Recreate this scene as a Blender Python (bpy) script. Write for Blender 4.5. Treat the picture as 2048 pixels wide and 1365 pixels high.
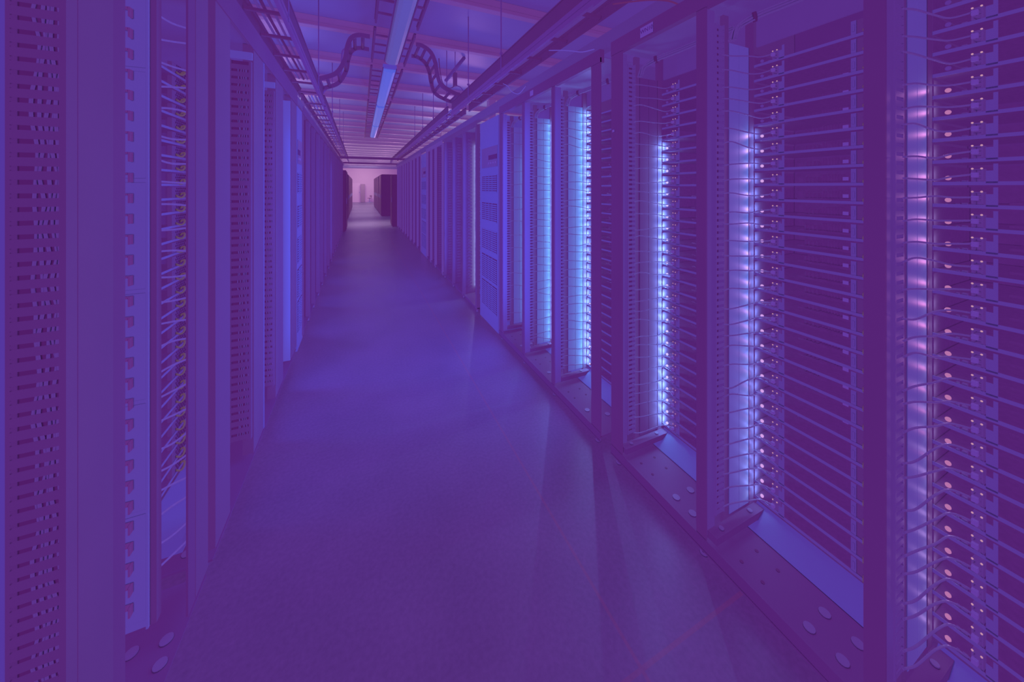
import bpy, bmesh, math, random
from mathutils import Vector
random.seed(7)
R = random.Random(11)
PI = math.pi
scene = bpy.context.scene
for o in list(bpy.data.objects):
    bpy.data.objects.remove(o)
C = scene.collection

# ------------------------------------------------------------------ camera
EYE = 1.6
cam_d = bpy.data.cameras.new('camera'); cam = bpy.data.objects.new('camera', cam_d); C.objects.link(cam)
cam.location = (0, 0, EYE)
cam.rotation_euler = (PI/2, 0, -math.atan(304/679.0))
cam_d.sensor_width = 36; cam_d.sensor_fit = 'HORIZONTAL'
cam_d.lens = 679.0/2048*36
cam_d.shift_y = -307.5/2048
cam_d.clip_start = 0.02; cam_d.clip_end = 200
scene.camera = cam

# ------------------------------------------------------------------ exposure, world, lamps
scene.view_settings.view_transform = 'Standard'
scene.view_settings.look = 'None'
scene.view_settings.gamma = 1
scene.view_settings.use_curve_mapping = False
scene.view_settings.exposure = 0.0
scene.cycles.use_denoising = True
scene.cycles.use_light_tree = True
scene.cycles.sample_clamp_indirect = 4
scene.cycles.max_bounces = 6
scene.cycles.caustics_reflective = False
scene.cycles.caustics_refractive = False
AMBIENT = (0.475, 0.068, 0.70)
world = bpy.data.worlds.new('world'); scene.world = world; world.use_nodes = True
bg = world.node_tree.nodes['Background']
bg.inputs['Color'].default_value = (*AMBIENT, 1); bg.inputs['Strength'].default_value = 1.0
# violet room ambience that also reaches into the racks
scene.cycles.use_fast_gi = True
scene.cycles.fast_gi_method = 'REPLACE'
scene.cycles.ao_bounces = 1
scene.cycles.ao_bounces_render = 1
world.light_settings.distance = 0.003
world.light_settings.ao_factor = 1.0

def area_lamp(name, loc, size, power, color, rot=(0, 0, 0), spread=PI):
    d = bpy.data.lights.new(name, 'AREA'); d.shape = 'RECTANGLE'
    d.size, d.size_y = size; d.energy = power; d.color = color; d.spread = spread
    o = bpy.data.objects.new(name, d); C.objects.link(o); o.location = loc; o.rotation_euler = rot
    o.visible_camera = True
    return o
PINK = (1.0, 0.43, 0.74)
BLUE = (0.06, 0.085, 1.0)
# far hall lamps, strips behind the ceiling beams turned to the back wall
area_lamp('hall_lamp', (0.35, 16.2, 3.44), (1.6, 2.0), 26, PINK, (0, 0, 0), math.radians(70))
for y, p, t in ((20.8, 60, 20), (24, 60, 30), (27.5, 60, 30), (31, 60, 35), (34, 60, 58), (36, 50, 75)):
    area_lamp('hall_lamp', (0.35, y, 3.44), (2.6, 0.5), p, PINK, (math.radians(t), 0, 0), math.radians(115))
# added pink uplights, unseen behind the rows, for neighbouring aisle light on the ceiling
for x in (-1.75, 2.55):
    area_lamp('pink_uplight_fill', (x, 12.2, 2.35), (0.4, 9.5), 80, PINK, (PI, 0, 0))
for x in (-1.0, 1.55):  # added unseen uplights atop the far cabinets, brightening the hall ceiling
    area_lamp('pink_uplight_fill', (x, 25, 2.42), (0.4, 18), 260, PINK, (PI, 0, 0))
# added blue fill strips over the rack tops, unseen, tinting the ceiling
area_lamp('rack_top_fill', (1.8, 7.0, 2.43), (0.25, 6.5), 20, (0.10, 0.16, 1.0), (PI, 0, 0))
area_lamp('rack_top_fill', (-1.0, 7.0, 2.43), (0.25, 6.5), 20, (0.10, 0.16, 1.0), (PI, 0, 0))
# added blue fill strips, unseen behind the posts, widening the server LED glow
for yn, p in ((0.467, 0.4), (1.012, 1), (1.735, 7), (2.255, 11), (2.775, 12), (4.15, 7), (4.77, 5), (5.36, 5)):
    area_lamp('rack_strip_fill', (1.42, yn*1.05+0.003, 1.25), (0.02, 2.0), p, BLUE, (PI/2, 0, math.radians(58)), math.radians(150))
for yn, p in ((1.985, 2.5), (2.60, 4.5), (3.17, 7), (4.25, 5), (5.25, 5), (6.4, 5), (8.0, 4)):
    area_lamp('rack_strip_fill', (-0.605, yn, 1.15), (0.02, 1.9), p, BLUE, (PI/2, 0, math.radians(-74)), math.radians(150))

# ------------------------------------------------------------------ materials
def mat(name, col, rough=0.55, metal=0.0, spec=0.3, noise=0.0, nscale=6.0, bump=0.0):
    m = bpy.data.materials.new(name); m.use_nodes = True
    nt = m.node_tree; b = nt.nodes['Principled BSDF']
    b.inputs['Base Color'].default_value = (*col, 1)
    b.inputs['Roughness'].default_value = rough
    b.inputs['Metallic'].default_value = metal
    b.inputs['Specular IOR Level'].default_value = spec
    tc = nt.nodes.new('ShaderNodeTexCoord')
    nz = nt.nodes.new('ShaderNodeTexNoise'); nz.inputs['Scale'].default_value = nscale
    nz.inputs['Detail'].default_value = 5
    nt.links.new(tc.outputs['Object'], nz.inputs['Vector'])
    if noise > 0:
        r = nt.nodes.new('ShaderNodeMapRange')
        r.inputs['To Min'].default_value = 1-noise; r.inputs['To Max'].default_value = 1+noise
        nt.links.new(nz.outputs['Fac'], r.inputs['Value'])
        mx = nt.nodes.new('ShaderNodeVectorMath'); mx.operation = 'SCALE'
        mx.inputs[0].default_value = col
        nt.links.new(r.outputs['Result'], mx.inputs['Scale'])
        nt.links.new(mx.outputs['Vector'], b.inputs['Base Color'])
    if bump > 0:
        bp = nt.nodes.new('ShaderNodeBump'); bp.inputs['Strength'].default_value = bump
        bp.inputs['Distance'].default_value = 0.01
        nt.links.new(nz.outputs['Fac'], bp.inputs['Height'])
        nt.links.new(bp.outputs['Normal'], b.inputs['Normal'])
    return m

def glow(name, col, strength):
    m = bpy.data.materials.new(name); m.use_nodes = True
    nt = m.node_tree; nt.nodes.clear()
    e = nt.nodes.new('ShaderNodeEmission'); out = nt.nodes.new('ShaderNodeOutputMaterial')
    e.inputs['Color'].default_value = (*col, 1); e.inputs['Strength'].default_value = strength
    nt.links.new(e.outputs[0], out.inputs[0])
    m.cycles.emission_sampling = 'NONE'
    return m

M = {
 'black': mat('black_steel', (0.195, 0.25, 0.26), 0.45, 0, 0.15, 0.05, 3),
 'dark': mat('dark_steel', (0.185, 0.24, 0.26), 0.5, 0, 0.12, 0.05, 4),
 'mid': mat('grey_steel', (0.195, 0.30, 0.275), 0.45, 0, 0.2, 0.05, 3),
 'panel': mat('pale_panel', (0.18, 0.55, 0.50), 0.4, 0, 0.3, 0.04, 2),
 'white': mat('white_panel', (0.205, 0.70, 0.53), 0.45, 0, 0.3, 0.03, 2),
 'sheet': mat('zinc_sheet', (0.20, 0.40, 0.36), 0.35, 0.0, 0.35, 0.05, 5),
 'tray': mat('server_zinc', (0.20, 0.52, 0.44), 0.4, 0.0, 0.3),
 'board': mat('circuit_board', (0.185, 0.23, 0.25), 0.6, 0, 0.15, 0.12, 60),
 'port': mat('port_metal', (0.21, 0.42, 0.36), 0.4, 0.0, 0.3),
 'hole': mat('dark_slot', (0.170, 0.17, 0.20), 0.8, 0, 0.03),
 'cable': mat('grey_cable', (0.22, 0.50, 0.40), 0.5, 0, 0.25),
 'cablew': mat('white_cable', (0.26, 0.85, 0.62), 0.5, 0, 0.25),
 'yellow': mat('yellow_cable', (0.26, 0.75, 0.16), 0.5, 0, 0.25),
 'orange': mat('orange_cable', (0.27, 0.30, 0.20), 0.5, 0, 0.3),
 'label': mat('label_paper', (0.26, 0.62, 0.52), 0.6),
 'ink': mat('label_ink', (0.17, 0.18, 0.30), 0.7),
 'rail': mat('tray_steel', (0.185, 0.22, 0.22), 0.5, 0, 0.2, 0.05, 4),
 'strut': mat('strut_zinc', (0.21, 0.32, 0.34), 0.35, 0.0, 0.3, 0.05, 4),
 'beam': mat('beam_steel_pink_lit', (0.29, 0.50, 0.36), 0.5, 0, 0.25, 0.05, 3),  # red raised in the colour for pink light on the beam fronts
 'deck': mat('ceiling_deck', (0.20, 0.45, 0.40), 0.40, 0, 0.35, 0.05, 1.5),
 'wall': mat('wall_paint', (0.36, 0.50, 0.38), 0.7, 0, 0.2, 0.03, 2),
 'lens': mat('lamp_lens', (0.20, 0.85, 0.45), 0.35, 0, 0.4),
 'bolt': mat('bolt_zinc', (0.21, 0.42, 0.36), 0.4, 0.0, 0.3),
 'cab': mat('far_cabinet', (0.17, 0.17, 0.18), 0.5, 0, 0.2, 0.05, 3),
 'doorw': mat('door_paint', (0.38, 0.54, 0.40), 0.6),
 'redclip': mat('clip_plastic', (0.25, 0.36, 0.32), 0.5),
 'cupboard': mat('cupboard_paint', (0.19, 0.25, 0.22), 0.6),
 'raceway': mat('raceway_paint', (0.195, 0.42, 0.35), 0.45, 0, 0.25, 0.04, 3),
 'farpost': mat('far_post_pink_lit', (0.24, 0.50, 0.40), 0.5),  # lightened colour stands for pink hall light on the far posts
 'led': glow('blue_led', (0.62, 0.50, 0.95), 1.2),
 'status': glow('amber_led', (0.62, 0.30, 0.45), 0.9),
}

def floor_mat():
    m = mat('concrete_floor', (0.21, 0.22, 0.23), 0.42, 0, 0.35, 0.0, 4)
    nt = m.node_tree; b = nt.nodes['Principled BSDF']
    geo = nt.nodes.new('ShaderNodeNewGeometry'); sep = nt.nodes.new('ShaderNodeSeparateXYZ')
    nt.links.new(geo.outputs['Position'], sep.inputs[0])
    def math_(op, a, bv=None):
        n = nt.nodes.new('ShaderNodeMath'); n.operation = op
        for i, v in enumerate((a, bv)):
            if v is None: continue
            if isinstance(v, (int, float)): n.inputs[i].default_value = v
            else: nt.links.new(v, n.inputs[i])
        return n.outputs[0]
    n1 = nt.nodes.new('ShaderNodeTexNoise'); n1.inputs['Scale'].default_value = 2.2; n1.inputs['Detail'].default_value = 8
    n2 = nt.nodes.new('ShaderNodeTexNoise'); n2.inputs['Scale'].default_value = 60; n2.inputs['Detail'].default_value = 6
    nt.links.new(geo.outputs['Position'], n1.inputs['Vector']); nt.links.new(geo.outputs['Position'], n2.inputs['Vector'])
    v = math_('ADD', math_('MULTIPLY', n1.outputs['Fac'], 0.34), math_('MULTIPLY', n2.outputs['Fac'], 0.34))
    v = math_('ADD', v, 0.66)
    sc = nt.nodes.new('ShaderNodeVectorMath'); sc.operation = 'SCALE'; sc.inputs[0].default_value = (0.175, 0.29, 0.26)
    nt.links.new(v, sc.inputs['Scale'])
    j1 = math_('LESS_THAN', math_('ABSOLUTE', math_('SUBTRACT', sep.outputs['X'], 0.853)), 0.006)
    j2a = math_('LESS_THAN', math_('ABSOLUTE', math_('SUBTRACT', sep.outputs['Y'], 0.852)), 0.007)
    j2 = math_('MULTIPLY', j2a, math_('GREATER_THAN', sep.outputs['X'], 0.70))
    j = math_('MAXIMUM', j1, j2)
    mx = nt.nodes.new('ShaderNodeMix'); mx.data_type = 'RGBA'
    nt.links.new(math_('MULTIPLY', j, 0.30), mx.inputs['Factor'])
    nt.links.new(sc.outputs['Vector'], mx.inputs['A']); mx.inputs['B'].default_value = (0.30, 0.27, 0.19, 1)
    nt.links.new(mx.outputs['Result'], b.inputs['Base Color'])
    rr = nt.nodes.new('ShaderNodeMapRange'); rr.inputs['To Min'].default_value = 0.24; rr.inputs['To Max'].default_value = 0.46
    nt.links.new(n1.outputs['Fac'], rr.inputs['Value']); nt.links.new(rr.outputs['Result'], b.inputs['Roughness'])
    bp = nt.nodes.new('ShaderNodeBump'); bp.inputs['Strength'].default_value = 0.12; bp.inputs['Distance'].default_value = 0.004
    nt.links.new(n2.outputs['Fac'], bp.inputs['Height']); nt.links.new(bp.outputs['Normal'], b.inputs['Normal'])
    return m
M['floor'] = floor_mat()
M['lens_added_glow'] = mat('lamp_lens_added_glow', (0.18, 0.85, 0.45), 0.35, 0, 0.3)
_b = M['lens_added_glow'].node_tree.nodes['Principled BSDF']
_b.inputs['Emission Color'].default_value = (0.0, 0.14, 1.0, 1); _b.inputs['Emission Strength'].default_value = 0.26  # glow put into the farther lenses for blue light falling on them
M['lens_added_glow'].cycles.emission_sampling = 'NONE'

# ------------------------------------------------------------------ mesh helpers
class MB:
    def __init__(s): s.v = []; s.f = []; s.smooth = []
    def box(s, x0, x1, y0, y1, z0, z1):
        i = len(s.v)
        s.v += [(x, y, z) for z in (z0, z1) for y in (y0, y1) for x in (x0, x1)]
        for q in ((0,2,3,1),(4,5,7,6),(0,1,5,4),(2,6,7,3),(0,4,6,2),(1,3,7,5)):
            s.f.append(tuple(i+k for k in q)); s.smooth.append(False)
        return s
    def prism(s, pts, axis, a0, a1):
        """pts: 2-D outline; axis 'y' or 'x' or 'z' is the extrusion axis"""
        i = len(s.v); n = len(pts)
        for a in (a0, a1):
            for p, q in pts:
                s.v.append({'x': (a, p, q), 'y': (p, a, q), 'z': (p, q, a)}[axis])
        s.f.append(tuple(range(i+n-1, i-1, -1))); s.f.append(tuple(range(i+n, i+2*n)))
        s.smooth += [False, False]
        for k in range(n):
            s.f.append((i+k, i+(k+1) % n, i+n+(k+1) % n, i+n+k)); s.smooth.append(False)
        return s
    def tube(s, pts, r, n=6):
        P = [Vector(p) for p in pts]; base = len(s.v); up = None
        for k, p in enumerate(P):
            t = (P[min(k+1, len(P)-1)] - P[max(k-1, 0)]).normalized()
            if up is None:
                up = Vector((0, 0, 1)) if abs(t.z) < 0.9 else Vector((1, 0, 0))
            a = t.cross(up)
            if a.length < 1e-5: a = t.cross(Vector((0.3, 0.8, 0.1)))
            a.normalize(); b = a.cross(t).normalized(); up = b
            for q in range(n):
                w = 2*PI*q/n
                s.v.append(tuple(p + a*math.cos(w)*r + b*math.sin(w)*r))
        for k in range(len(P)-1):
            for q in range(n):
                s.f.append((base+k*n+q, base+k*n+(q+1) % n, base+(k+1)*n+(q+1) % n, base+(k+1)*n+q)); s.smooth.append(True)
        s.f.append(tuple(base+q for q in range(n-1, -1, -1))); s.smooth.append(False)
        e = base+(len(P)-1)*n
        s.f.append(tuple(e+q for q in range(n))); s.smooth.append(False)
        return s
    def cyl(s, c, axis, r, h, n=12):
        d = {'x': Vector((1,0,0)), 'y': Vector((0,1,0)), 'z': Vector((0,0,1))}[axis]
        c = Vector(c)
        return s.tube([c, c+d*h], r, n)
    def ball(s, c, r, seg=8, ring=5):
        i = len(s.v); cx, cy, cz = c
        for a in range(ring+1):
            th = PI*a/ring
            for b in range(seg):
                ph = 2*PI*b/seg
                s.v.append((cx+r*math.sin(th)*math.cos(ph), cy+r*math.sin(th)*math.sin(ph), cz+r*math.cos(th)))
        for a in range(ring):
            for b in range(seg):
                s.f.append((i+a*seg+b, i+(a+1)*seg+b, i+(a+1)*seg+(b+1) % seg, i+a*seg+(b+1) % seg)); s.smooth.append(True)
        return s
    def build(s, name, material, parent=None, loc=(0, 0, 0)):
        me = bpy.data.meshes.new(name); me.from_pydata(s.v, [], s.f)
        me.polygons.foreach_set('use_smooth', s.smooth)
        bm = bmesh.new(); bm.from_mesh(me); bmesh.ops.recalc_face_normals(bm, faces=bm.faces); bm.to_mesh(me); bm.free()
        me.materials.append(M[material] if isinstance(material, str) else material)
        o = bpy.data.objects.new(name, me); C.objects.link(o)
        o.location = loc
        if parent: o.parent = parent
        return o

def tag(o, label=None, cat=None, group=None, kind=None):
    if label: o['label'] = label
    if cat: o['category'] = cat
    if group: o['group'] = group
    if kind: o['kind'] = kind
    return o
def struct(o):
    o['kind'] = 'structure'; return o
def thing(name, label, cat, loc=(0, 0, 0), group=None):
    o = bpy.data.objects.new(name, None); C.objects.link(o); o.location = loc
    o.empty_display_size = 0.1
    return tag(o, label, cat, group)
def smooth_path(ctrl, n=5):
    """Catmull-Rom through control points"""
    P = [Vector(c) for c in ctrl]; P = [2*P[0]-P[1]] + P + [2*P[-1]-P[-2]]
    out = []
    for k in range(1, len(P)-2):
        a, b, c, d = P[k-1], P[k], P[k+1], P[k+2]
        for q in range(n):
            t = q/n
            out.append(0.5*((2*b)+(c-a)*t+(2*a-5*b+4*c-d)*t*t+(3*b-a-3*c+d)*t**3))
    out.append(P[-2])
    return out
ORD = ['topmost', 'second from the top', 'third from the top', 'fourth from the top', 'fifth from the top', 'sixth from the top',
 'seventh from the top', 'eighth from the top', 'ninth from the top', 'tenth from the top', 'eleventh from the top',
 'twelfth from the top', 'thirteenth from the top', 'fourteenth from the top', 'fifteenth from the top',
 'fifteenth from the bottom', 'fourteenth from the bottom', 'thirteenth from the bottom', 'twelfth from the bottom',
 'eleventh from the bottom', 'tenth from the bottom', 'ninth from the bottom', 'eighth from the bottom',
 'seventh from the bottom', 'sixth from the bottom', 'fifth from the bottom', 'fourth from the bottom',
 'third from the bottom', 'second from the bottom', 'bottommost']
NTH = ['first', 'second', 'third', 'fourth', 'fifth', 'sixth', 'seventh', 'eighth', 'ninth', 'tenth', 'eleventh', 'twelfth',
       'thirteenth', 'fourteenth', 'fifteenth', 'sixteenth', 'seventeenth', 'eighteenth', 'nineteenth', 'twentieth']

# ------------------------------------------------------------------ the room
struct(MB().box(-6, 8, -3, 41, -0.1, 0).build('floor', 'floor'))
struct(MB().box(-6, 8, -3, 41, 3.635, 3.74).build('ceiling', 'deck'))
struct(MB().box(-6, 8, 40, 40.2, 0, 3.635).build('wall_back', 'wall'))
struct(MB().box(-6.2, -6, -3, 41, 0, 3.635).build('wall_left', 'wall'))
struct(MB().box(8, 8.2, -3, 41, 0, 3.635).build('wall_right', 'wall'))
struct(MB().box(-6, 8, -3.2, -3, 0, 3.635).build('wall_front', 'wall'))
d = struct(MB().box(-0.80, 0.03, 39.95, 40.0, 0, 2.05).build('door_1', 'doorw'))
MB().box(-0.08, -0.02, 39.90, 39.95, 1.0, 1.12).build('door_handle', 'port', d)
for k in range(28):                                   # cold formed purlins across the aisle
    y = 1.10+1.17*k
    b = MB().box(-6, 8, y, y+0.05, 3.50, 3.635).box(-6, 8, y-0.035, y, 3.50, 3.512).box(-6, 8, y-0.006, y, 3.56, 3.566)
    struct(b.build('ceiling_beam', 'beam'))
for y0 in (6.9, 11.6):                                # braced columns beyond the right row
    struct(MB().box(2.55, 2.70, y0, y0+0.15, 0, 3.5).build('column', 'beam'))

# ------------------------------------------------------------------ servers
def make_server(detail=2):
    L = 0.50
    b = MB().box(0.003, 0.33, -L, 0, 0, 0.003).box(0.003, 0.33, -0.0025, 0, 0.003, 0.060).box(0.325, 0.33, -L, 0, 0.003, 0.062)
    root = b.build('server', 'board')
    parts = []
    def P(mb, name, m, par=None):
        o = mb.build(name, m, par or root); parts.append(o); return o
    P(MB().box(0, 0.003, -L, 0, -0.003, 0.008), 'front_lip', 'tray')
    led = P(MB().ball((0.010, -0.030, 0.020), 0.0072), 'power_light', 'led')
    if detail >= 1:
        q = MB().box(0.003, 0.02, -0.50, -0.345, 0.006, 0.060)
        psu = P(q, 'power_supply', 'mid')
        h = MB()
        for i in range(6):
            for j in range(4):
                h.cyl((0.0005, -0.385-i*0.018-(j % 2)*0.009, 0.016+j*0.0125), 'x', 0.0052, 0.004, 6)
        P(h, 'vent_grille', 'hole', psu)
        P(MB().tube([(0.003-0.026*math.sin(PI*t/10), -0.405-0.022*math.cos(PI*t/10*1.0), 0.020+0.012*math.sin(PI*t/5)) for t in range(11)], 0.0045, 5), 'pull_loop', 'yellow', psu)
    if detail >= 2:
        m = MB().box(0.10, 0.32, -0.335, -0.125, 0.006, 0.014)
        for i in range(8): m.box(0.12, 0.20, -0.205-i*0.010, -0.209-i*0.010, 0.014, 0.045)
        for i in range(4): m.box(0.105, 0.135, -0.15-i*0.014, -0.156-i*0.014, 0.014, 0.036)
        m.box(0.22, 0.32, -0.33, -0.22, 0.014, 0.05)
        P(m, 'motherboard', 'board')
        n = MB().box(0.004, 0.030, -0.098, -0.094, 0.004, 0.046).box(0.004, 0.030, -0.080, -0.076, 0.004, 0.046)
        for z in (0.004, 0.018, 0.032, 0.043): n.box(0.004, 0.030, -0.094, -0.080, z, z+0.003)
        n.box(0.028, 0.030, -0.094, -0.080, 0.004, 0.046)
        n.box(0.004, 0.016, -0.068, -0.058, 0.003, 0.012).box(0.004, 0.016, -0.052, -0.046, 0.003, 0.010)
        port = P(n, 'network_port', 'port')
        P(MB().ball((0.003, -0.078, 0.047), 0.0028, 6, 4), 'status_light', 'status', port)
        P(MB().ball((0.003, -0.095, 0.047), 0.0028, 6, 4), 'status_light', 'status', port)
        P(MB().box(0, 0.003, -0.124, -0.116, 0.003, 0.060).box(0, 0.003, -0.116, -0.103, 0.003, 0.040), 'front_flange', 'tray')
        P(MB().box(0.085, 0.088, -0.305, -0.288, 0.018, 0.032), 'label_tab', 'label')
        P(MB().box(0.001, 0.004, -0.360, -0.345, 0.004, 0.060).box(0.0, 0.001, -0.3555, -0.3495, 0.02, 0.045), 'side_flange', 'tray')
    return root, parts

def copy_tree(root, parts):
    r = root.copy(); C.objects.link(r); mp = {root: r}
    for p in parts:
        c = p.copy(); C.objects.link(c); c.parent = mp[p.parent]; mp[p] = c
    return r, [mp[p] for p in parts]

full, full_parts = make_server(2); simple, simple_parts = make_server(0); side, side_parts = make_server(1)
used = {'full': False, 'simple': False, 'side': False}
protos = {'full': (full, full_parts), 'simple': (simple, simple_parts), 'side': (side, side_parts)}
M['off'] = mat('unlit_led', (0.22, 0.45, 0.42), 0.3)
PITCH = 0.0695
lamp_data = {}
M['led_rose'] = glow('rose_led', (0.42, 0.15, 0.36), 1.1)
M['led_lilac'] = glow('lilac_led', (0.60, 0.32, 0.72), 1.1)
def led_lamp(power, col, spot=False):
    key = (power, col, spot)
    if key not in lamp_data:
        d = bpy.data.lights.new('led_lamp', 'SPOT' if spot else 'POINT'); d.energy = power; d.color = col
        d.shadow_soft_size = 0.004
        if spot: d.spot_size = math.radians(58); d.spot_blend = 0.8
        lamp_data[key] = d
    return lamp_data[key]
BEAM = Vector((-0.115, 0.026, 0.0)).to_track_quat('-Z', 'Y').to_euler()
def place_server(kind, loc, label, group, flip=False, power=0, col=(0.55, 0.45, 1.0), led='led', spot=0, scol=(1.0, 0.5, 0.85)):
    if not used[kind]:
        used[kind] = True; r, ps = protos[kind]
    else:
        r, ps = copy_tree(*protos[kind])
    r.location = loc
    if flip: r.rotation_euler = (0, 0, PI)
    tag(r, label, 'server', group)
    for p in [p for p in ps if p.name.split('.')[0] == 'power_light']:
        p.material_slots[0].link = 'OBJECT'; p.material_slots[0].material = M[led if power > 0 else 'off']
        if power > 0:
            l = bpy.data.objects.new('led_lamp', led_lamp(power, col)); C.objects.link(l)
            l.parent = p; l.location = (0.004, -0.024, 0.030)
            if spot > 0:
                l = bpy.data.objects.new('led_lamp', led_lamp(spot, scol, True)); C.objects.link(l)
                l.parent = p; l.location = (-0.002, -0.020, 0.024); l.rotation_euler = BEAM
    return r

# ------------------------------------------------------------------ right hand racks
XR, XS = 1.354, 1.69           # aisle face of the right racks, and the servers' fronts
Z0, NS = 0.150, 30
def post_right(y, root, wide=0.046, depth=0.008):
    MB().box(XR, XR+depth, y-wide/2, y+wide/2, 0.05, 2.404).build('post', 'black', root)
def rack_right(label, ys, walls=('white',), duct_x=1.420, dy=0.0):
    """open three bay rack along the right of the aisle; ys near to far"""
    root = thing('server_rack', label, 'server rack', (XR, ys[0], 0)); root.location = (0, 0, 0)
    for k, y in enumerate(ys):
        post_right(y, root, 0.09 if k in (0, len(ys)-1) else 0.046)
        f = MB().cyl((XR+0.02, y, 0), 'z', 0.017, 0.008).cyl((XR+0.02, y, 0.008), 'z', 0.008, 0.045)
        f.build('levelling_foot', 'bolt', root)
    y0, y1 = ys[0]-0.045, ys[-1]+0.045
    MB().box(XR-0.003, XR+0.03, y0, y1, 2.375, 2.455).build('top_beam', 'black', root)
    MB().box(XR-0.003, XR, y0, y1, 0.03, 0.085).box(XR-0.007, XR-0.003, y0, y1, 0.032, 0.036).build('base_skirt', 'dark', root)
    MB().box(XR+0.006, XS-0.08, y0, y1, 0.055, 0.062).build('base_plate', 'dark', root)
    MB().box(XR+0.03, 2.05, y0, y1, 2.405, 2.41).build('top_sheet', 'sheet', root)
    MB().box(2.04, 2.06, y0, y1, 0.06, 2.40).build('back_panel', 'dark', root)
    for k in range(1, len(ys)):
        y, yn = ys[k], ys[k-1]
        wm = walls[(k-1) % len(walls)]
        MB().box(XR+0.008, duct_x-0.006, y-0.020, y-0.012, 0.10, 2.37).build('side_plate', 'sheet', root)
        y += dy
        dct = MB().box(duct_x, duct_x+0.006, y-0.022, y+0.01, 0.16, 2.32).box(duct_x+0.052, duct_x+0.057, y-0.022, y+0.01, 0.16, 2.32)
        z = 0.165
        while z < 2.31:
            dct.box(duct_x+0.006, duct_x+0.052, y-0.022, y-0.019, z, z+0.0155); z += 0.027
        o = dct.build('cable_duct', 'sheet', root)
        MB().box(duct_x+0.006, duct_x+0.052, y+0.004, y+0.012, 0.16, 2.32).build('duct_back', 'hole', o)
        MB().box(duct_x+0.058, 1.514, y-0.016, y+0.0, 0.10, 2.37).build('side_trim', 'mid', root)
        top = 2.25
        w = MB().box(1.515, 1.582, y-0.018, y-0.010, 0.13, top).box(1.585, 1.655, y-0.018, y-0.010, 0.13, top).box(1.582, 1.585, y-0.015, y-0.010, 0.13, top)
        w.build('side_panel', wm, root)
        MB().box(1.655, 1.688, y-0.020, y-0.002, 0.10, 2.37).build('server_rail', 'black', root)
        MB().box(1.692, 2.04, y-0.012, y-0.004, 0.10, 2.40).build('partition', wm if wm == 'dark' else 'mid', root)
        # lower shelf, bracket and the blank panel above the servers
        MB().prism([(1.600, 0.066), (1.604, 0.062), (1.705, 0.126), (1.70, 0.132)], 'y', yn+0.03, y-0.03).build('lower_panel', 'panel', root)
        MB().box(XR+0.010, XS, y-0.065, y-0.023, 0.095, 0.125).build('foot_bracket', 'dark', root)
        MB().box(1.69, 1.70, yn+0.02, y-0.03, 2.255, 2.40).build('blank_panel', 'sheet', root)
        for px_, py in ((1.43, 0.10), (1.53, 0.10), (1.43, 0.19), (1.53, 0.19)):
            MB().cyl((px_, yn+py, 0.062), 'z', 0.017, 0.004, 14).build('cover_cap', 'bolt', root)
        for px_ in (XR+0.07, 1.62):
            MB().cyl((px_, y-0.044, 0.125), 'z', 0.010, 0.006, 10).build('bolt', 'bolt', root)
        for px_, py in ((1.43, 0.34), (1.53, 0.34), (1.43, 0.42), (1.53, 0.42)):
            MB().cyl((px_, yn+py, 0.062), 'z', 0.007, 0.0012, 10).build('bolt_hole', 'hole', root)
    return root

def fill_right(yfar, kind, where, group, power, start=0, col=(0.55, 0.42, 1.0), led='led', spot=0, scol=(1.0, 0.5, 0.85), skip=()):
    for i in range(NS):
        if i in skip: continue
        z = Z0+PITCH*(NS-1-i)
        p = power if i >= start else 0
        place_server(kind, (XS, yfar-0.020, z), f'grey server tray, {ORD[i]} in the {where}', group, False, p, col, led, spot, scol)

def cables_right(yfar, where, n0=0, n1=NS, step=1, mname='cable', droop=1.0):
    """network patch cables from the duct fingers to the servers"""
    for i in range(n0, n1, step):
        z = Z0+PITCH*(NS-1-i)
        zd = z+0.03+R.uniform(-0.02, 0.02)
        e = (XS-0.010, yfar-0.105, z+0.03)
        s0 = (1.455, yfar-0.027, zd)
        a = R.uniform(-0.006, 0.010)*droop; b2 = R.uniform(-0.010, 0.008)*droop
        pts = [s0, (1.505, yfar-0.038, zd+a), (1.60, yfar-0.050, 0.5*(zd+z+0.028)+b2),
               (1.665, yfar-0.064, z+0.027+b2*0.4), e]
        mb = MB().tube(smooth_path(pts, 5), 0.0030, 5)
        o = mb.build('patch_cable', mname)
        tag(o, f'grey cable to the server {ORD[i]}, {where}', 'cable', f'patch cables in the {where}')
        MB().box(XS-0.014, XS-0.002, yfar-0.111, yfar-0.099, z+0.021, z+0.035).build('plug', 'label', o)

BAYS = ['rightmost rack bay', 'second rack bay from the right', 'third rack bay from the right',
        'fourth rack bay from the right', 'fifth rack bay from the right', 'sixth rack bay from the right']
rack_right('black open server rack of three bays nearest on the right', (-0.08, 0.467, 1.012, 1.545), ('white', 'white', 'dark'))
rack_right('black open server rack of three bays with pale side panels before the right vented cabinet', (1.735, 2.255, 2.775, 3.305), dy=0.05)
SVG = [f'server trays in the {b}' for b in BAYS]
fill_right(0.467, 'full', BAYS[0], SVG[0], 0.022, 4, (0.60, 0.36, 0.80), 'led_rose', 0.035, (1.0, 0.28, 0.62))
fill_right(1.012, 'full', BAYS[1], SVG[1], 0.10, 5, (0.25, 0.30, 1.0), 'led_lilac', 0.10, (1.0, 0.32, 0.80))
fill_right(1.545, 'full', BAYS[2], SVG[2], 0.30, 5, (0.20, 0.30, 1.0), 'led', 0.05, (0.6, 0.5, 1.0))
fill_right(2.305, 'full', BAYS[3], SVG[3], 0.30, 0, (0.20, 0.32, 1.0), 'led', 0.12, (0.60, 0.50, 1.0))
fill_right(2.825, 'full', BAYS[4], SVG[4], 0.30, 0, (0.20, 0.32, 1.0), 'led', 0.12, (0.60, 0.50, 1.0))
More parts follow.
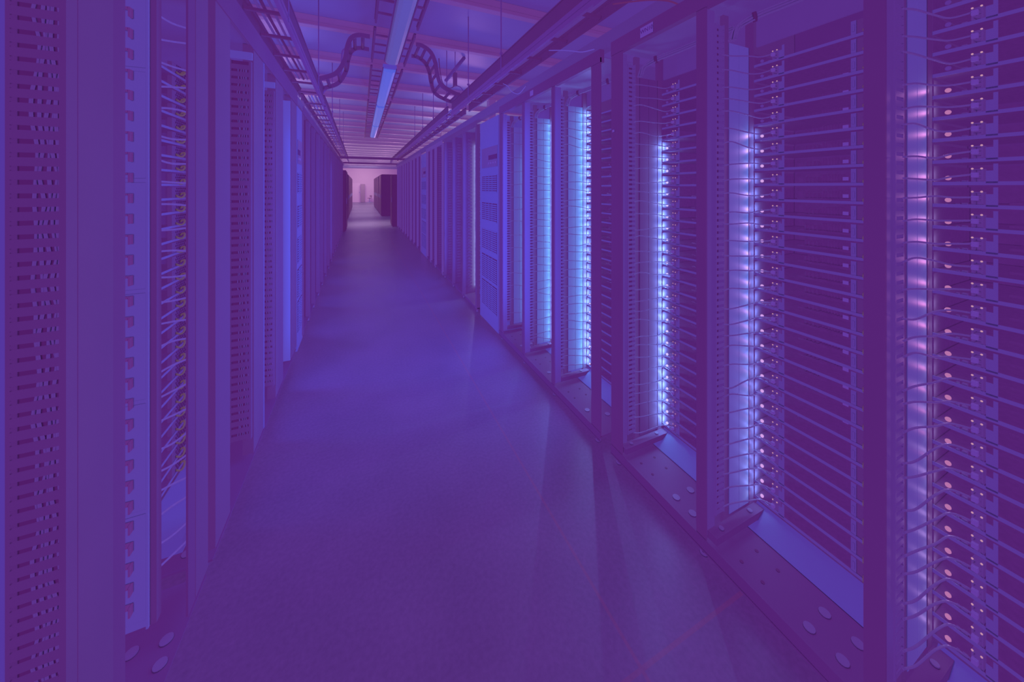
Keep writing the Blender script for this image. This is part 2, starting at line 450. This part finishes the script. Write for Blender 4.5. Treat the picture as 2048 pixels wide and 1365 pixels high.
fill_right(3.355, 'full', BAYS[5], SVG[5], 0.14, 4, (0.20, 0.34, 1.0))
for k, yy in enumerate((0.467, 1.012, 1.545, 2.305, 2.825, 3.355)):
    cables_right(yy, BAYS[k], 0, NS, 1 if k < 5 else 2)

# vented battery cabinets
def vent_cabinet(label, x_face, y0, y1, facing, group=None):
    root = thing('battery_cabinet', label, 'cabinet')
    s = facing
    def bx(d0, d1, *r):
        a, b = x_face-s*d0, x_face-s*d1
        return MB().box(min(a, b), max(a, b), *r)
    bx(0, 0.6, y0, y1, 0.03, 2.38).build('body', 'panel', root)
    dy = y1-y0
    for z0, z1 in ((1.545, 1.737), (1.21, 1.42), (0.87, 1.11), (0.53, 0.81), (0.2, 0.5)):
        v = MB(); z = z0
        bk = bx(-0.002, 0.0, y0+0.06*dy, y1-0.12*dy, z0, z1).build('vent', 'hole', root)
        while z < z1-0.006:
            a, b = x_face+s*0.002, x_face+s*0.006
            v.box(min(a, b), max(a, b), y0+0.06*dy, y1-0.12*dy, z, z+0.013); z += 0.023
        for f in (0.28, 0.5, 0.72):
            a, b = x_face+s*0.002, x_face+s*0.007
            yy = y0+0.06*dy+f*0.82*dy
            v.box(min(a, b), max(a, b), yy-0.006, yy+0.006, z0, z1)
        v.build('louvre', 'panel', bk)
    dp = bx(-0.004, 0.0, y0+0.04*dy, y1-0.12*dy, 1.83, 2.06).build('display_panel', 'sheet', root)
    bx(-0.007, -0.004, y0+0.05*dy, y0+0.48*dy, 1.915, 1.965).build('screen', 'hole', dp)
    for k in range(4):
        bx(-0.012, -0.004, y0+(0.08+0.12*k)*dy, y0+(0.11+0.12*k)*dy, 1.865, 1.885).build('button', 'label', dp)
    return root
vent_cabinet('pale blue lit cabinet with five louvred vents on the right of the aisle', XR, 3.385, 3.985, -1)
vent_cabinet('narrow pale vented cabinet farther down the right row', XR, 7.75, 8.40, -1)

# the further racks on the right, with simpler servers
def rack_far(label, ys, s, xf, deep=0.6, trim='mid', group=None, post='mid', pw=0.03):
    """s=+1: stands to the right of the aisle (faces -X)"""
    root = thing('server_rack', label, 'server rack', group=group)
    def bx(d0, d1, *r):
        a, b = xf+s*d0, xf+s*d1
        return MB().box(min(a, b), max(a, b), *r)
    y0, y1 = ys[0]-0.03, ys[-1]+0.03
    for y in ys:
        bx(0, 0.04, y-pw, y+pw, 0.04, 2.404).build('post', post, root)
        MB().cyl((xf+s*0.02, y, 0), 'z', 0.015, 0.045).build('levelling_foot', 'bolt', root)
    bx(-0.003, 0.0, y0, y1, 2.375, 2.455).build('top_beam', trim, root)
    bx(0.030, 0.034, y0, y1, 0.005, 0.053).build('base_skirt', 'dark', root)
    bx(0.006, deep, y0, y1, 0.055, 0.062).build('base_plate', 'dark', root)
    bx(0.03, deep, y0, y1, 2.405, 2.41).build('top_sheet', 'sheet', root)
    bx(deep-0.02, deep, y0, y1, 0.06, 2.40).build('back_panel', 'dark', root)
    for a, b in zip(ys[:-1], ys[1:]):
        bx(0.045, deep-0.02, b-0.006, b+0.006, 0.07, 2.40).build('side_panel', 'dark', root)
        bx(0.22, 0.34, a+0.03, b-0.03, 0.066, 0.10).build('lower_panel', 'panel', root)
        d = MB(); z = 0.16
        A, B = sorted((xf+s*0.07, xf+s*0.13))
        while z < 2.3:
            d.box(A, B, b-0.035, b-0.010, z, z+0.02); z += 0.045
        d.build('cable_duct', 'mid', root)
    return root
far_ys = [(4.15, 4.77, 5.36, 5.95), (6.12, 6.78, 7.25, 7.70), (8.50, 9.10, 9.75, 10.35), (10.50, 11.1, 11.7, 12.3), (12.45, 13.1, 13.7, 14.25)]
far_names = ['dark open server rack just beyond the right vented cabinet', 'dark open server rack before the narrow vented cabinet on the right',
             'dark server rack just beyond the narrow vented cabinet on the right', 'dark server rack second from the far end of the right row',
             'dark server rack last before the plain end cabinet of the right row']
for k, (ys, nm) in enumerate(zip(far_ys, far_names)):
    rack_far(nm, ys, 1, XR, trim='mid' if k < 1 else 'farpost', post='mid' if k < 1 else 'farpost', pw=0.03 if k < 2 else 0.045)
FB = ['first bay beyond the right vented cabinet', 'second bay beyond the right vented cabinet', 'third bay beyond the right vented cabinet']
for k, yf in enumerate((4.77, 5.36, 5.95)):
    for i in range(NS):
        place_server('simple', (XS-0.14, yf-0.012, Z0+PITCH*(NS-1-i)), f'dark server tray, {ORD[i]}, {FB[k]}', f'server trays in the {FB[k]}', False,
                     0.10 if k == 0 else (0.02 if i % 3 == 0 else 0), (0.5, 0.5, 1.0))
st = MB()
for yf in (6.78, 7.25, 7.70, 9.10, 9.75, 10.35, 11.1, 11.7, 12.3, 13.1, 13.7, 14.25):
    for i in range(NS):
        z = Z0+PITCH*i
        st.box(XS-0.14, XS+0.2, yf-0.40, yf-0.012, z, z+0.004).box(XS-0.14, XS-0.13, yf-0.40, yf-0.012, z, z+0.014).box(XS-0.10, XS+0.1, yf-0.35, yf-0.15, z+0.004, z+0.05)
o = st.build('server_trays', 'tray'); tag(o, 'rows of dark server trays in the racks far down the right side', 'servers', kind='stuff')

# ------------------------------------------------------------------ left hand racks
XL = -0.548
def lbox(d0, d1, *r):
    return MB().box(XL-d1, XL-d0, *r)
def left_base(root, y0, y1, caps=()):
    lbox(-0.006, -0.003, y0, y1, 2.375, 2.50).build('top_beam', 'black', root)
    lbox(0.035, 0.038, y0, y1, 0.005, 0.058).build('base_skirt', 'dark', root)
    lbox(0.006, 0.30, y0, y1, 0.060, 0.068).build('base_plate', 'dark', root)
    lbox(0.03, 0.72, y0, y1, 2.405, 2.41).build('top_sheet', 'sheet', root)
    lbox(0.70, 0.72, y0, y1, 0.06, 2.40).build('back_panel', 'dark', root)
    for x, y in caps:
        MB().cyl((x, y, 0.068), 'z', 0.018, 0.004, 14).build('cover_cap', 'bolt', root)
def finger_duct(root, y, x0, x1, pitch=0.027, z0=0.12, z1=2.36, back='hole'):
    d = MB().box(x0, x0+0.006, y, y+0.03, z0, z1).box(x1-0.010, x1, y, y+0.03, z0, z1)
    z = z0+0.01
    while z < z1-0.01:
        d.box(x0+0.006, x1-0.010, y, y+0.003, z, z+pitch*0.64); z += pitch
    o = d.build('cable_duct', 'mid', root)
    MB().box(x0+0.006, x1-0.010, y+0.018, y+0.03, z0, z1).build('duct_back', back, o)
    n = 5
    for k in range(n):
        xc = x0+(x1-x0)*(0.38+0.10*k)
        pts = [(xc+R.uniform(-.006, .006), y+0.016+R.uniform(-.001, .001), z0+0.02+(z1-z0-0.04)*q/40) for q in range(41)]
        MB().tube(smooth_path(pts, 2), 0.0030, 5).build('duct_cable', 'cable', o)
    return o
ra = thing('server_rack', 'black open server rack nearest on the left, with a clipped pale cable panel', 'server rack')
left_base(ra, -0.4, 1.72, ((-0.685, 1.527), (-0.585, 1.454), (-0.597, 1.525)))
finger_duct(ra, 1.005, XL-0.082, XL+0.0)
lbox(0.100, 0.20, 1.03, 1.04, 0.1, 2.4).build('side_trim', 'panel', ra)
lbox(0.0, 0.05, 1.038, 1.15, 0.10, 2.404).build('post', 'mid', ra)
lbox(0.006, 0.05, 1.153, 1.21, 0.10, 2.404).build('post', 'black', ra)
# pale panel carrying the cable clips
pn = MB().box(-0.76, -0.630, 1.50, 1.512, 0.165, 2.38).box(-0.634, -0.628, 1.49, 1.512, 0.165, 2.38)
for z0 in (0.19, 0.55, 0.91, 1.27, 1.63, 1.99):
    pn.box(-0.70, -0.638, 1.4985, 1.50, z0, z0+0.345)
pn = pn.build('clip_panel', 'white', ra)
cl = MB(); z = 0.23
while z < 2.34:
    cl.box(-0.672, -0.667, 1.480, 1.498, z, z+0.030).box(-0.690, -0.6725, 1.480, 1.498, z+0.025, z+0.030)
    z += 0.066
cl.build('cable_clip', 'redclip', pn)
lbox(0.064, 0.080, 1.50, 1.53, 0.165, 2.40).build('panel_edge', 'mid', ra)
lbox(0.0, 0.006, 1.545, 1.60, 0.10, 2.404).build('post', 'black', ra)
lbox(0.0, 0.006, 1.606, 1.715, 0.10, 2.404).build('post', 'mid', ra)
rb = thing('server_rack', 'dark open server rack second on the left, with slotted cable ducts', 'server rack')
left_base(rb, 1.78, 3.78, ((-0.66, 1.85), (-0.60, 2.08), (-0.64, 2.2)))
lbox(0.0, 0.05, 1.79, 1.965, 0.10, 2.404).build('post', 'mid', rb)
lbox(0.13, 0.30, 1.86, 2.36, 0.072, 0.13).build('lower_panel', 'panel', rb)
finger_duct(rb, 2.31, XL-0.10, XL-0.004, 0.04, 0.2, 2.30)
lbox(0.0, 0.10, 2.315, 2.33, 2.31, 2.35).build('duct_cap', 'white', rb)
lbox(0.0, 0.05, 2.345, 2.55, 0.10, 2.404).build('post', 'mid', rb)
lbox(-0.002, 0.02, 2.555, 2.575, 0.10, 2.40).build('post_trim', 'panel', rb)
finger_duct(rb, 2.86, XL-0.075, XL-0.004, 0.04, 0.2, 2.28)
lbox(0.0, 0.08, 2.865, 2.88, 2.30, 2.34).build('duct_cap', 'white', rb)
lbox(0.0, 0.05, 2.895, 3.15, 0.10, 2.404).build('post', 'mid', rb)
lbox(0.004, 0.10, 3.47, 3.482, 0.10, 2.35).build('side_panel', 'white', rb)
lbox(0.0, 0.05, 3.49, 3.76, 0.10, 2.404).build('post', 'mid', rb)
vent_cabinet('narrow pale vented cabinet on the left of the aisle', XL, 3.80, 4.10, 1)
left_far = [(4.18, 4.70, 5.19, 5.73), (5.80, 6.31, 6.94, 7.55), (7.62, 8.25, 8.9, 9.5), (9.57, 10.2, 10.8, 11.4), (11.47, 12.1, 12.7, 13.3)]
for k, ys in enumerate(left_far):
    rack_far('dark server rack, %s beyond the vented cabinet on the left' % NTH[k], ys, -1, XL, trim='black', group='dark racks far down the left row')
LBAY = 'left bay behind the clipped panel'
for i in range(NS):
    place_server('side', (XL-0.30, 1.88, Z0+PITCH*(NS-1-i)), f'yellow looped server tray, {ORD[i]}, {LBAY}', f'server trays in the {LBAY}', True, 0)
for i in range(24):                                   # pale cables across the left gap
    z = 2.20-0.083*i
    a = R.uniform(-0.015, 0.015); b2 = R.uniform(-0.02, 0.015)
    pts = [(-0.70, 1.525, z), (-0.65, 1.555, z+a*.6), (-0.61, 1.595, z+a+b2), (-0.572, 1.64, z+b2), (-0.560, 1.70, z+b2-0.01)]
    o = MB().tube(smooth_path(pts, 4), 0.0036, 5).build('patch_cable', 'cablew')
    k = i if i < 12 else None
    nm = (['topmost'] + ['%s from the top' % n for n in NTH[1:12]])[i] if i < 12 else ('%s from the bottom' % NTH[23-i] if i < 23 else 'lowest')
    tag(o, f'pale patch cable beside the clipped panel on the left, {nm}', 'cable', 'pale patch cables beside the clipped panel')

# ------------------------------------------------------------------ end cabinets and the far rows
def plain_cabinet(label, x0, x1, y0, y1, h, face, group=None, col='cab'):
    root = thing('cabinet', label, 'cabinet', group=group)
    MB().box(x0, x1, y0, y1, 0.03, h).box(x0+0.03, x1-0.03, y0+0.03, y1-0.03, 0, 0.03).build('body', col, root)
    xf = x0 if face < 0 else x1
    a, b = sorted((xf+face*0.002, xf+face*0.018))
    dr = MB().box(a, b, y0+0.01, y1-0.01, 0.08, h-0.04).build('door', col, root)
    a, b = sorted((xf+face*0.018, xf+face*0.035))
    MB().box(a, b, y0+0.05, y0+0.08, 1.0, 1.2).build('handle', 'port', dr)
    return root
plain_cabinet('tall dark cabinet closing the far end of the right row', 1.20, 2.0, 14.55, 15.3, 2.10, -1)
plain_cabinet('tall dark cabinet closing the far end of the left row', -1.3, -0.47, 13.6, 14.9, 2.22, 1)
for k in range(8):
    y = 20+k*1.35
    plain_cabinet('dark cabinet in the far hall on the right, %s from the front' % NTH[k] if k else 'dark cabinet in the far hall on the right, nearest of its row',
                  1.08, 1.95, y, y+1.30, 2.32, -1, 'dark cabinets of the far right row')
for k in range(7):
    y = 18.6+k*1.5
    plain_cabinet('dark cabinet in the far hall on the left, %s from the front' % NTH[k] if k else 'dark cabinet in the far hall on the left, nearest of its row',
                  -1.4, -0.55, y, y+1.45, 2.25, 1, 'dark cabinets of the far left row')
plain_cabinet('grey cupboard against the back wall beside the white door', 0.06, 0.48, 39.3, 39.9, 1.95, -1, col='cupboard')
stl = thing('office_chair', 'small dark chair by the far back wall', 'chair')
MB().box(0.72, 1.10, 38.9, 39.3, 0.42, 0.48).build('seat', 'cab', stl)
MB().box(0.95, 1.15, 38.9, 39.3, 0.60, 0.75).box(1.08, 1.12, 39.05, 39.15, 0.48, 0.62).build('backrest', 'cab', stl)
MB().cyl((0.91, 39.1, 0.05), 'z', 0.03, 0.37).box(0.70, 1.12, 39.07, 39.13, 0, 0.05).box(0.88, 0.94, 38.9, 39.3, 0, 0.05).build('base', 'port', stl)

# ------------------------------------------------------------------ cable trays
def ladder_y(name, label, x0, x1, y0, y1, z0, h, cat='cable tray', pitch=0.30, strut_side=None, m='rail', group=None, rh=0.018):
    root = thing(name, label, cat, group=group)
    for x in (x0, x1-0.02):
        MB().box(x, x+0.02, y0, y1, z0, z0+h).box(x-0.006, x+0.026, y0, y1, z0+h-0.006, z0+h).build('side_rail', m, root)
    n = int((y1-y0)/pitch)
    proto = None
    for k in range(n):
        y = y0+pitch*(k+0.5)
        if proto is None:
            proto = MB().box(x0+0.02, x1-0.02, -0.012, 0.012, z0+0.005, z0+0.005+rh).build('rung', m, root); proto.location = (0, y, 0)
        else:
            c = proto.copy(); C.objects.link(c); c.parent = root; c.location = (0, y, 0)
    if strut_side is not None:
        x = x0-0.012 if strut_side < 0 else x1-0.008
        MB().box(x, x+0.02, y0, y1, z0-0.085, z0-0.015).box(x-0.003, x+0.023, y0, y1, z0-0.050, z0-0.044).build('support_strut', 'strut', root)
    return root
ladder_y('cable_tray', 'dark ladder cable tray above the near racks on the right', 1.19, 1.46, -0.8, 4.76, 2.70, 0.11, strut_side=-1, pitch=0.40)
ladder_y('cable_tray', 'dark ladder cable tray above the far racks on the right', 1.17, 1.46, 4.95, 15.2, 2.70, 0.09, strut_side=-1, pitch=0.40)
ladder_y('cable_tray', 'dark ladder cable tray above the near racks on the left', -0.68, -0.42, -0.8, 4.85, 2.70, 0.11, strut_side=1, pitch=0.40)
ladder_y('cable_tray', 'dark ladder cable tray above the far racks on the left', -0.68, -0.42, 5.0, 15.2, 2.70, 0.09, strut_side=1, pitch=0.40)
segs = [(2.0, 4.05), (4.25, 5.35), (5.6, 7.5), (7.8, 9.9), (10.2, 13.6)]
for k, (a, b) in enumerate(segs):
    ladder_y('cable_ladder', 'dark cable ladder over the ceiling lights, %s' % ('nearest section' if k == 0 else NTH[k]+' section along the aisle'), 0.15, 0.62, a, b, 3.42, 0.05, 'cable ladder', 0.28,
             group='cable ladder sections over the lights')
for s, nm, y0, y1 in ((1, 'right', 0.1, 15.2), (-1, 'left', 0.1, 15.2)):
    x = 1.40 if s > 0 else -0.60
    o = MB().box(min(x, x+s*.05), max(x, x+s*.05), y0, y1, 2.465, 2.565).build('raceway', 'raceway')
    tag(o, f'long grey cable raceway on top of the {nm} racks', 'raceway')
# loose power cables lying in the trays
for s, nm in ((1, 'right'), (-1, 'left')):
    for k in range(5):
        xb = (1.24+0.04*k) if s > 0 else (-0.47-0.04*k)
        pts = [(xb+R.uniform(-.006, .006), y, 2.742+R.uniform(0, .010)) for y in [-0.5+0.52*q for q in range(10)]]
        o = MB().tube(smooth_path(pts, 3), R.uniform(0.009, 0.014), 6).build('power_cable', 'cable' if k % 2 else 'rail')
        tag(o, f'{"grey" if k % 2 else "dark"} power cable lying in the near {nm} tray, {NTH[k] if k else "nearest the aisle"}{" from the aisle" if k else ""}', 'cable', f'power cables in the near {nm} tray')
for s, nm in ((1, 'right'), (-1, 'left')):
    for k in range(4):
        xb = (1.25+0.04*k) if s > 0 else (-0.48-0.04*k)
        pts = [(xb+R.uniform(-.005, .005), y, 2.748+R.uniform(0, .03)) for y in [5.0+1.0*q for q in range(11)]]
        o = MB().tube(smooth_path(pts, 3), R.uniform(0.010, 0.014), 6).build('power_cable', 'cable' if k % 2 else 'cablew')
        tag(o, f'pale power cable lying in the far {nm} tray, {NTH[k] if k else "nearest the aisle"}{" from the aisle" if k else ""}', 'cable', f'power cables in the far {nm} tray')

# S shaped ladder bends rising from the side trays to the middle ladder
def s_bend(label, path, y0, y1):
    root = thing('ladder_bend', label, 'cable ladder')
    sp = smooth_path([(x, 0, z) for x, z in path], 7)
    for y in (y0, y1):
        mb = MB(); ring = []
        for k, p in enumerate(sp):
            t = (sp[min(k+1, len(sp)-1)]-sp[max(k-1, 0)]).normalized(); nrm = Vector((-t.z, 0, t.x))
            i = len(mb.v)
            for a, b in ((-.024, -.010), (.024, -.010), (.024, .010), (-.024, .010)):
                q = p+nrm*a; mb.v.append((q.x, y+b, q.z))
            if k:
                for e in range(4):
                    mb.f.append((i-4+e, i-4+(e+1) % 4, i+(e+1) % 4, i+e)); mb.smooth.append(False)
        mb.f.append((3, 2, 1, 0)); n = len(mb.v); mb.f.append((n-4, n-3, n-2, n-1)); mb.smooth += [False, False]
        mb.build('side_rail', 'rail', root)
    for k in range(3, len(sp)-2, 6):
        p = sp[k]; t = (sp[k+1]-sp[k-1]).normalized(); mb = MB()
        mb.tube([(p.x, y0+.01, p.z), (p.x, y1-.01, p.z)], 0.020, 6)
        mb.build('rung', 'rail', root)
    return root
s_bend('dark S shaped ladder bend rising from the left tray', [(-0.46, 2.86), (-0.39, 2.875), (-0.25, 2.955), (-0.165, 3.12), (-0.14, 3.27), (-0.10, 3.385), (-0.02, 3.44), (0.11, 3.445)], 4.50, 4.92)
s_bend('dark S shaped ladder bend rising from the right tray', [(1.24, 2.86), (1.16, 2.875), (0.99, 2.955), (0.93, 3.11), (0.905, 3.25), (0.845, 3.375), (0.74, 3.44), (0.66, 3.445)], 4.50, 4.92)

# ceiling lights in line under the middle ladder
for k, (a, b) in enumerate(((1.6, 4.98), (5.27, 7.60), (7.72, 10.1), (10.2, 12.5))):
    root = thing('ceiling_light', 'long pale ceiling light under the cable ladder, %s' % ('nearest the viewer' if k == 0 else NTH[k]+' along the aisle'), 'light', group='ceiling lights in line along the aisle')
    MB().box(0.305, 0.495, a, b, 3.34, 3.40).build('housing', 'panel', root)
    pr = [(0.312, 3.34), (0.325, 3.305), (0.36, 3.29), (0.44, 3.29), (0.475, 3.305), (0.488, 3.34)]
    MB().prism(pr, 'y', a+0.03, b-0.03).build('lens', 'lens_added_glow' if k else 'lens', root)
    MB().box(0.300, 0.310, a, b, 3.325, 3.35).build('edge_trim', 'rail', root)
    MB().box(0.490, 0.500, a, b, 3.325, 3.35).build('edge_trim', 'rail', root)
    for y in (a+0.25, b-0.25):
        MB().box(0.39, 0.41, y-0.01, y+0.01, 3.40, 3.425).build('mount_bracket', 'rail', root)

# hanger rods
for s, x, yl in (('right', 1.18, (2.88, 3.91, 5.02, 6.03, 7.15, 8.25)), ('left', -0.408, (2.5, 4.2, 6.2, 8.35, 10.2))):
    for k, yb in enumerate(yl):
        o = MB().cyl((x, yb, 2.63), 'z', 0.006, 1.005, 6).box(x-.012, x+.012, yb-.012, yb+.012, 2.82, 2.835).build('hanger_rod', 'strut')
        tag(o, f'thin steel rod hanging the {s} tray from the ceiling, {NTH[k] if k else "nearest"}{" along the aisle" if k else ""}', 'rod', f'hanger rods of the {s} trays')
# diagonal brace and small junction box by the right bend
o = MB().tube([(1.19, 5.14, 3.22), (1.49, 5.14, 3.633)], 0.026, 4).build('brace', 'strut')
tag(o, 'short diagonal steel brace under the ceiling beside the right bend', 'brace')
jb = thing('antenna_box', 'small dark device hanging under the ceiling by the right bend', 'device')
MB().box(1.28, 1.33, 4.98, 5.04, 3.12, 3.32).build('body', 'rail', jb)
MB().cyl((1.305, 5.01, 3.32), 'z', 0.006, 0.315, 6).build('stem', 'strut', jb)
MB().tube(smooth_path([(1.305, 5.01, 3.13), (1.22, 5.0, 3.08), (1.12, 5.0, 3.14), (1.08, 5.0, 3.3), (1.06, 5.0, 3.5)], 5), 0.007, 5).build('lead', 'rail', jb)
o = MB().tube(smooth_path([(1.33, 5.0, 3.13), (1.40, 5.0, 3.10), (1.46, 5.0, 2.98), (1.47, 5.0, 2.80)], 5), 0.008, 5).build('lead', 'strut', jb)
# conduit running down from the ceiling to the left tray
o = MB().tube(smooth_path([(-0.17, 5.2, 3.52), (-0.22, 5.2, 3.46), (-0.23, 5.2, 3.3), (-0.24, 5.2, 3.1), (-0.33, 5.2, 2.98), (-0.42, 5.2, 2.92), (-0.5, 5.2, 2.78)], 5), 0.012, 6).build('conduit', 'strut')
tag(o, 'grey conduit bending down from the ceiling to the left tray', 'conduit')
# cross bars at the far end of the rows
for k, y in enumerate((12.35, 15.0)):
    o = MB().box(-0.70, 1.48, y, y+0.05, 2.55, 2.612).build('cross_bar', 'rail')
    tag(o, 'dark steel bar crossing the aisle between the trays, %s' % ('the nearer one' if k == 0 else 'the farther one'), 'bar', 'cross bars at the far end')

# cable bundles over the bays
def bundle(label, y, n=7, top=2.34):
    root = thing('cable_bundle', label, 'cable bundle')
    for k in range(n):
        a = 2*PI*k/max(n-1, 1); r = 0.0 if k == n-1 else 0.011
        dx, dz = r*math.cos(a), r*math.sin(a)
        pts = [(1.478+dx, y-0.055-dz, top-0.10), (1.495+dx, y-0.065-dz, top-0.05+dz), (1.54, y-0.11+dx, top-0.01+dz), (1.60, y-0.20+dx, top+0.015+dz), (1.64, y-0.34+dx, top+0.03+dz), (1.66, y-0.47+dx, top+0.035+dz)]
        MB().tube(smooth_path(pts, 4), 0.0058, 5).build('cable', 'cable', root)
    for p in ((1.545, y-0.108, top-0.008), (1.64, y-0.34, top+0.03)):
        MB().tube([(p[0]-0.004, p[1]+0.006, p[2]-0.001), (p[0]+0.004, p[1]-0.006, p[2]+0.001)], 0.021, 10).build('cable_tie', 'hole', root)
    return root
for yy, b in zip((1.012, 1.545, 2.305, 2.825, 3.355), BAYS[1:]):
    bundle(f'grey tied bundle of cables over the {b}', yy)

o = MB().tube(smooth_path([(1.375, 1.60, 2.692), (1.388, 1.46, 2.64), (1.392, 1.33, 2.585), (1.393, 1.22, 2.525), (1.395, 1.15, 2.47)], 6), 0.0045, 6).build('loose_cable', 'orange')
tag(o, 'thin orange cable hanging over the grey raceway above the near right rack', 'cable')
o = MB().tube(smooth_path([(1.375, 2.35, 2.692), (1.388, 2.20, 2.64), (1.385, 2.05, 2.58), (1.392, 1.93, 2.53), (1.392, 1.80, 2.50)], 6), 0.004, 6).build('loose_cable', 'cablew')
tag(o, 'thin pale cable drooping from the right tray to the raceway before the second rack', 'cable')
o = MB().tube(smooth_path([(1.375, 3.3, 2.692), (1.386, 3.2, 2.64), (1.385, 3.1, 2.56), (1.392, 2.95, 2.50), (1.392, 2.8, 2.53)], 6), 0.004, 6).build('loose_cable', 'cablew')
tag(o, 'thin pale cable drooping from the right tray above the vented cabinet', 'cable')
# name plates on the rack frame: flat printed labels
def plate(name, label, loc, w, h, text, size, parent_part=None):
    root = thing(name, label, 'sign', loc)
    MB().box(-0.002, 0, -w/2, w/2, -h/2, h/2).build('plate', 'label', root)
    if text:
        cu = bpy.data.curves.new('lettering', 'FONT'); cu.body = text; cu.size = size; cu.align_x = 'CENTER'; cu.align_y = 'CENTER'
        tmp = bpy.data.objects.new('tmp', cu); C.objects.link(tmp)
        bpy.context.view_layer.update()
        me = bpy.data.meshes.new_from_object(tmp.evaluated_get(bpy.context.evaluated_depsgraph_get()))
        bpy.data.objects.remove(tmp)
        me.materials.clear(); me.materials.append(M['ink'])
        t = bpy.data.objects.new('lettering', me); C.objects.link(t); t.parent = root
        t.location = (-0.0028, 0, 0.002); t.rotation_euler = (PI/2, 0, -PI/2)
    return root
plate('name_plate', 'white plate lettered WN10 on the top beam of the near right rack', (XR-0.0035, 1.315, 2.412), 0.085, 0.052, 'WN10', 0.030)
plate('name_sticker', 'small white sticker on the dark post of the near right rack', (XR-0.0005, 1.57, 1.93), 0.018, 0.014, None, 0)
plate('name_plate', 'small blue lit plate on the top beam of the second right rack', (XR-0.0035, 2.60, 2.412), 0.06, 0.045, None, 0)
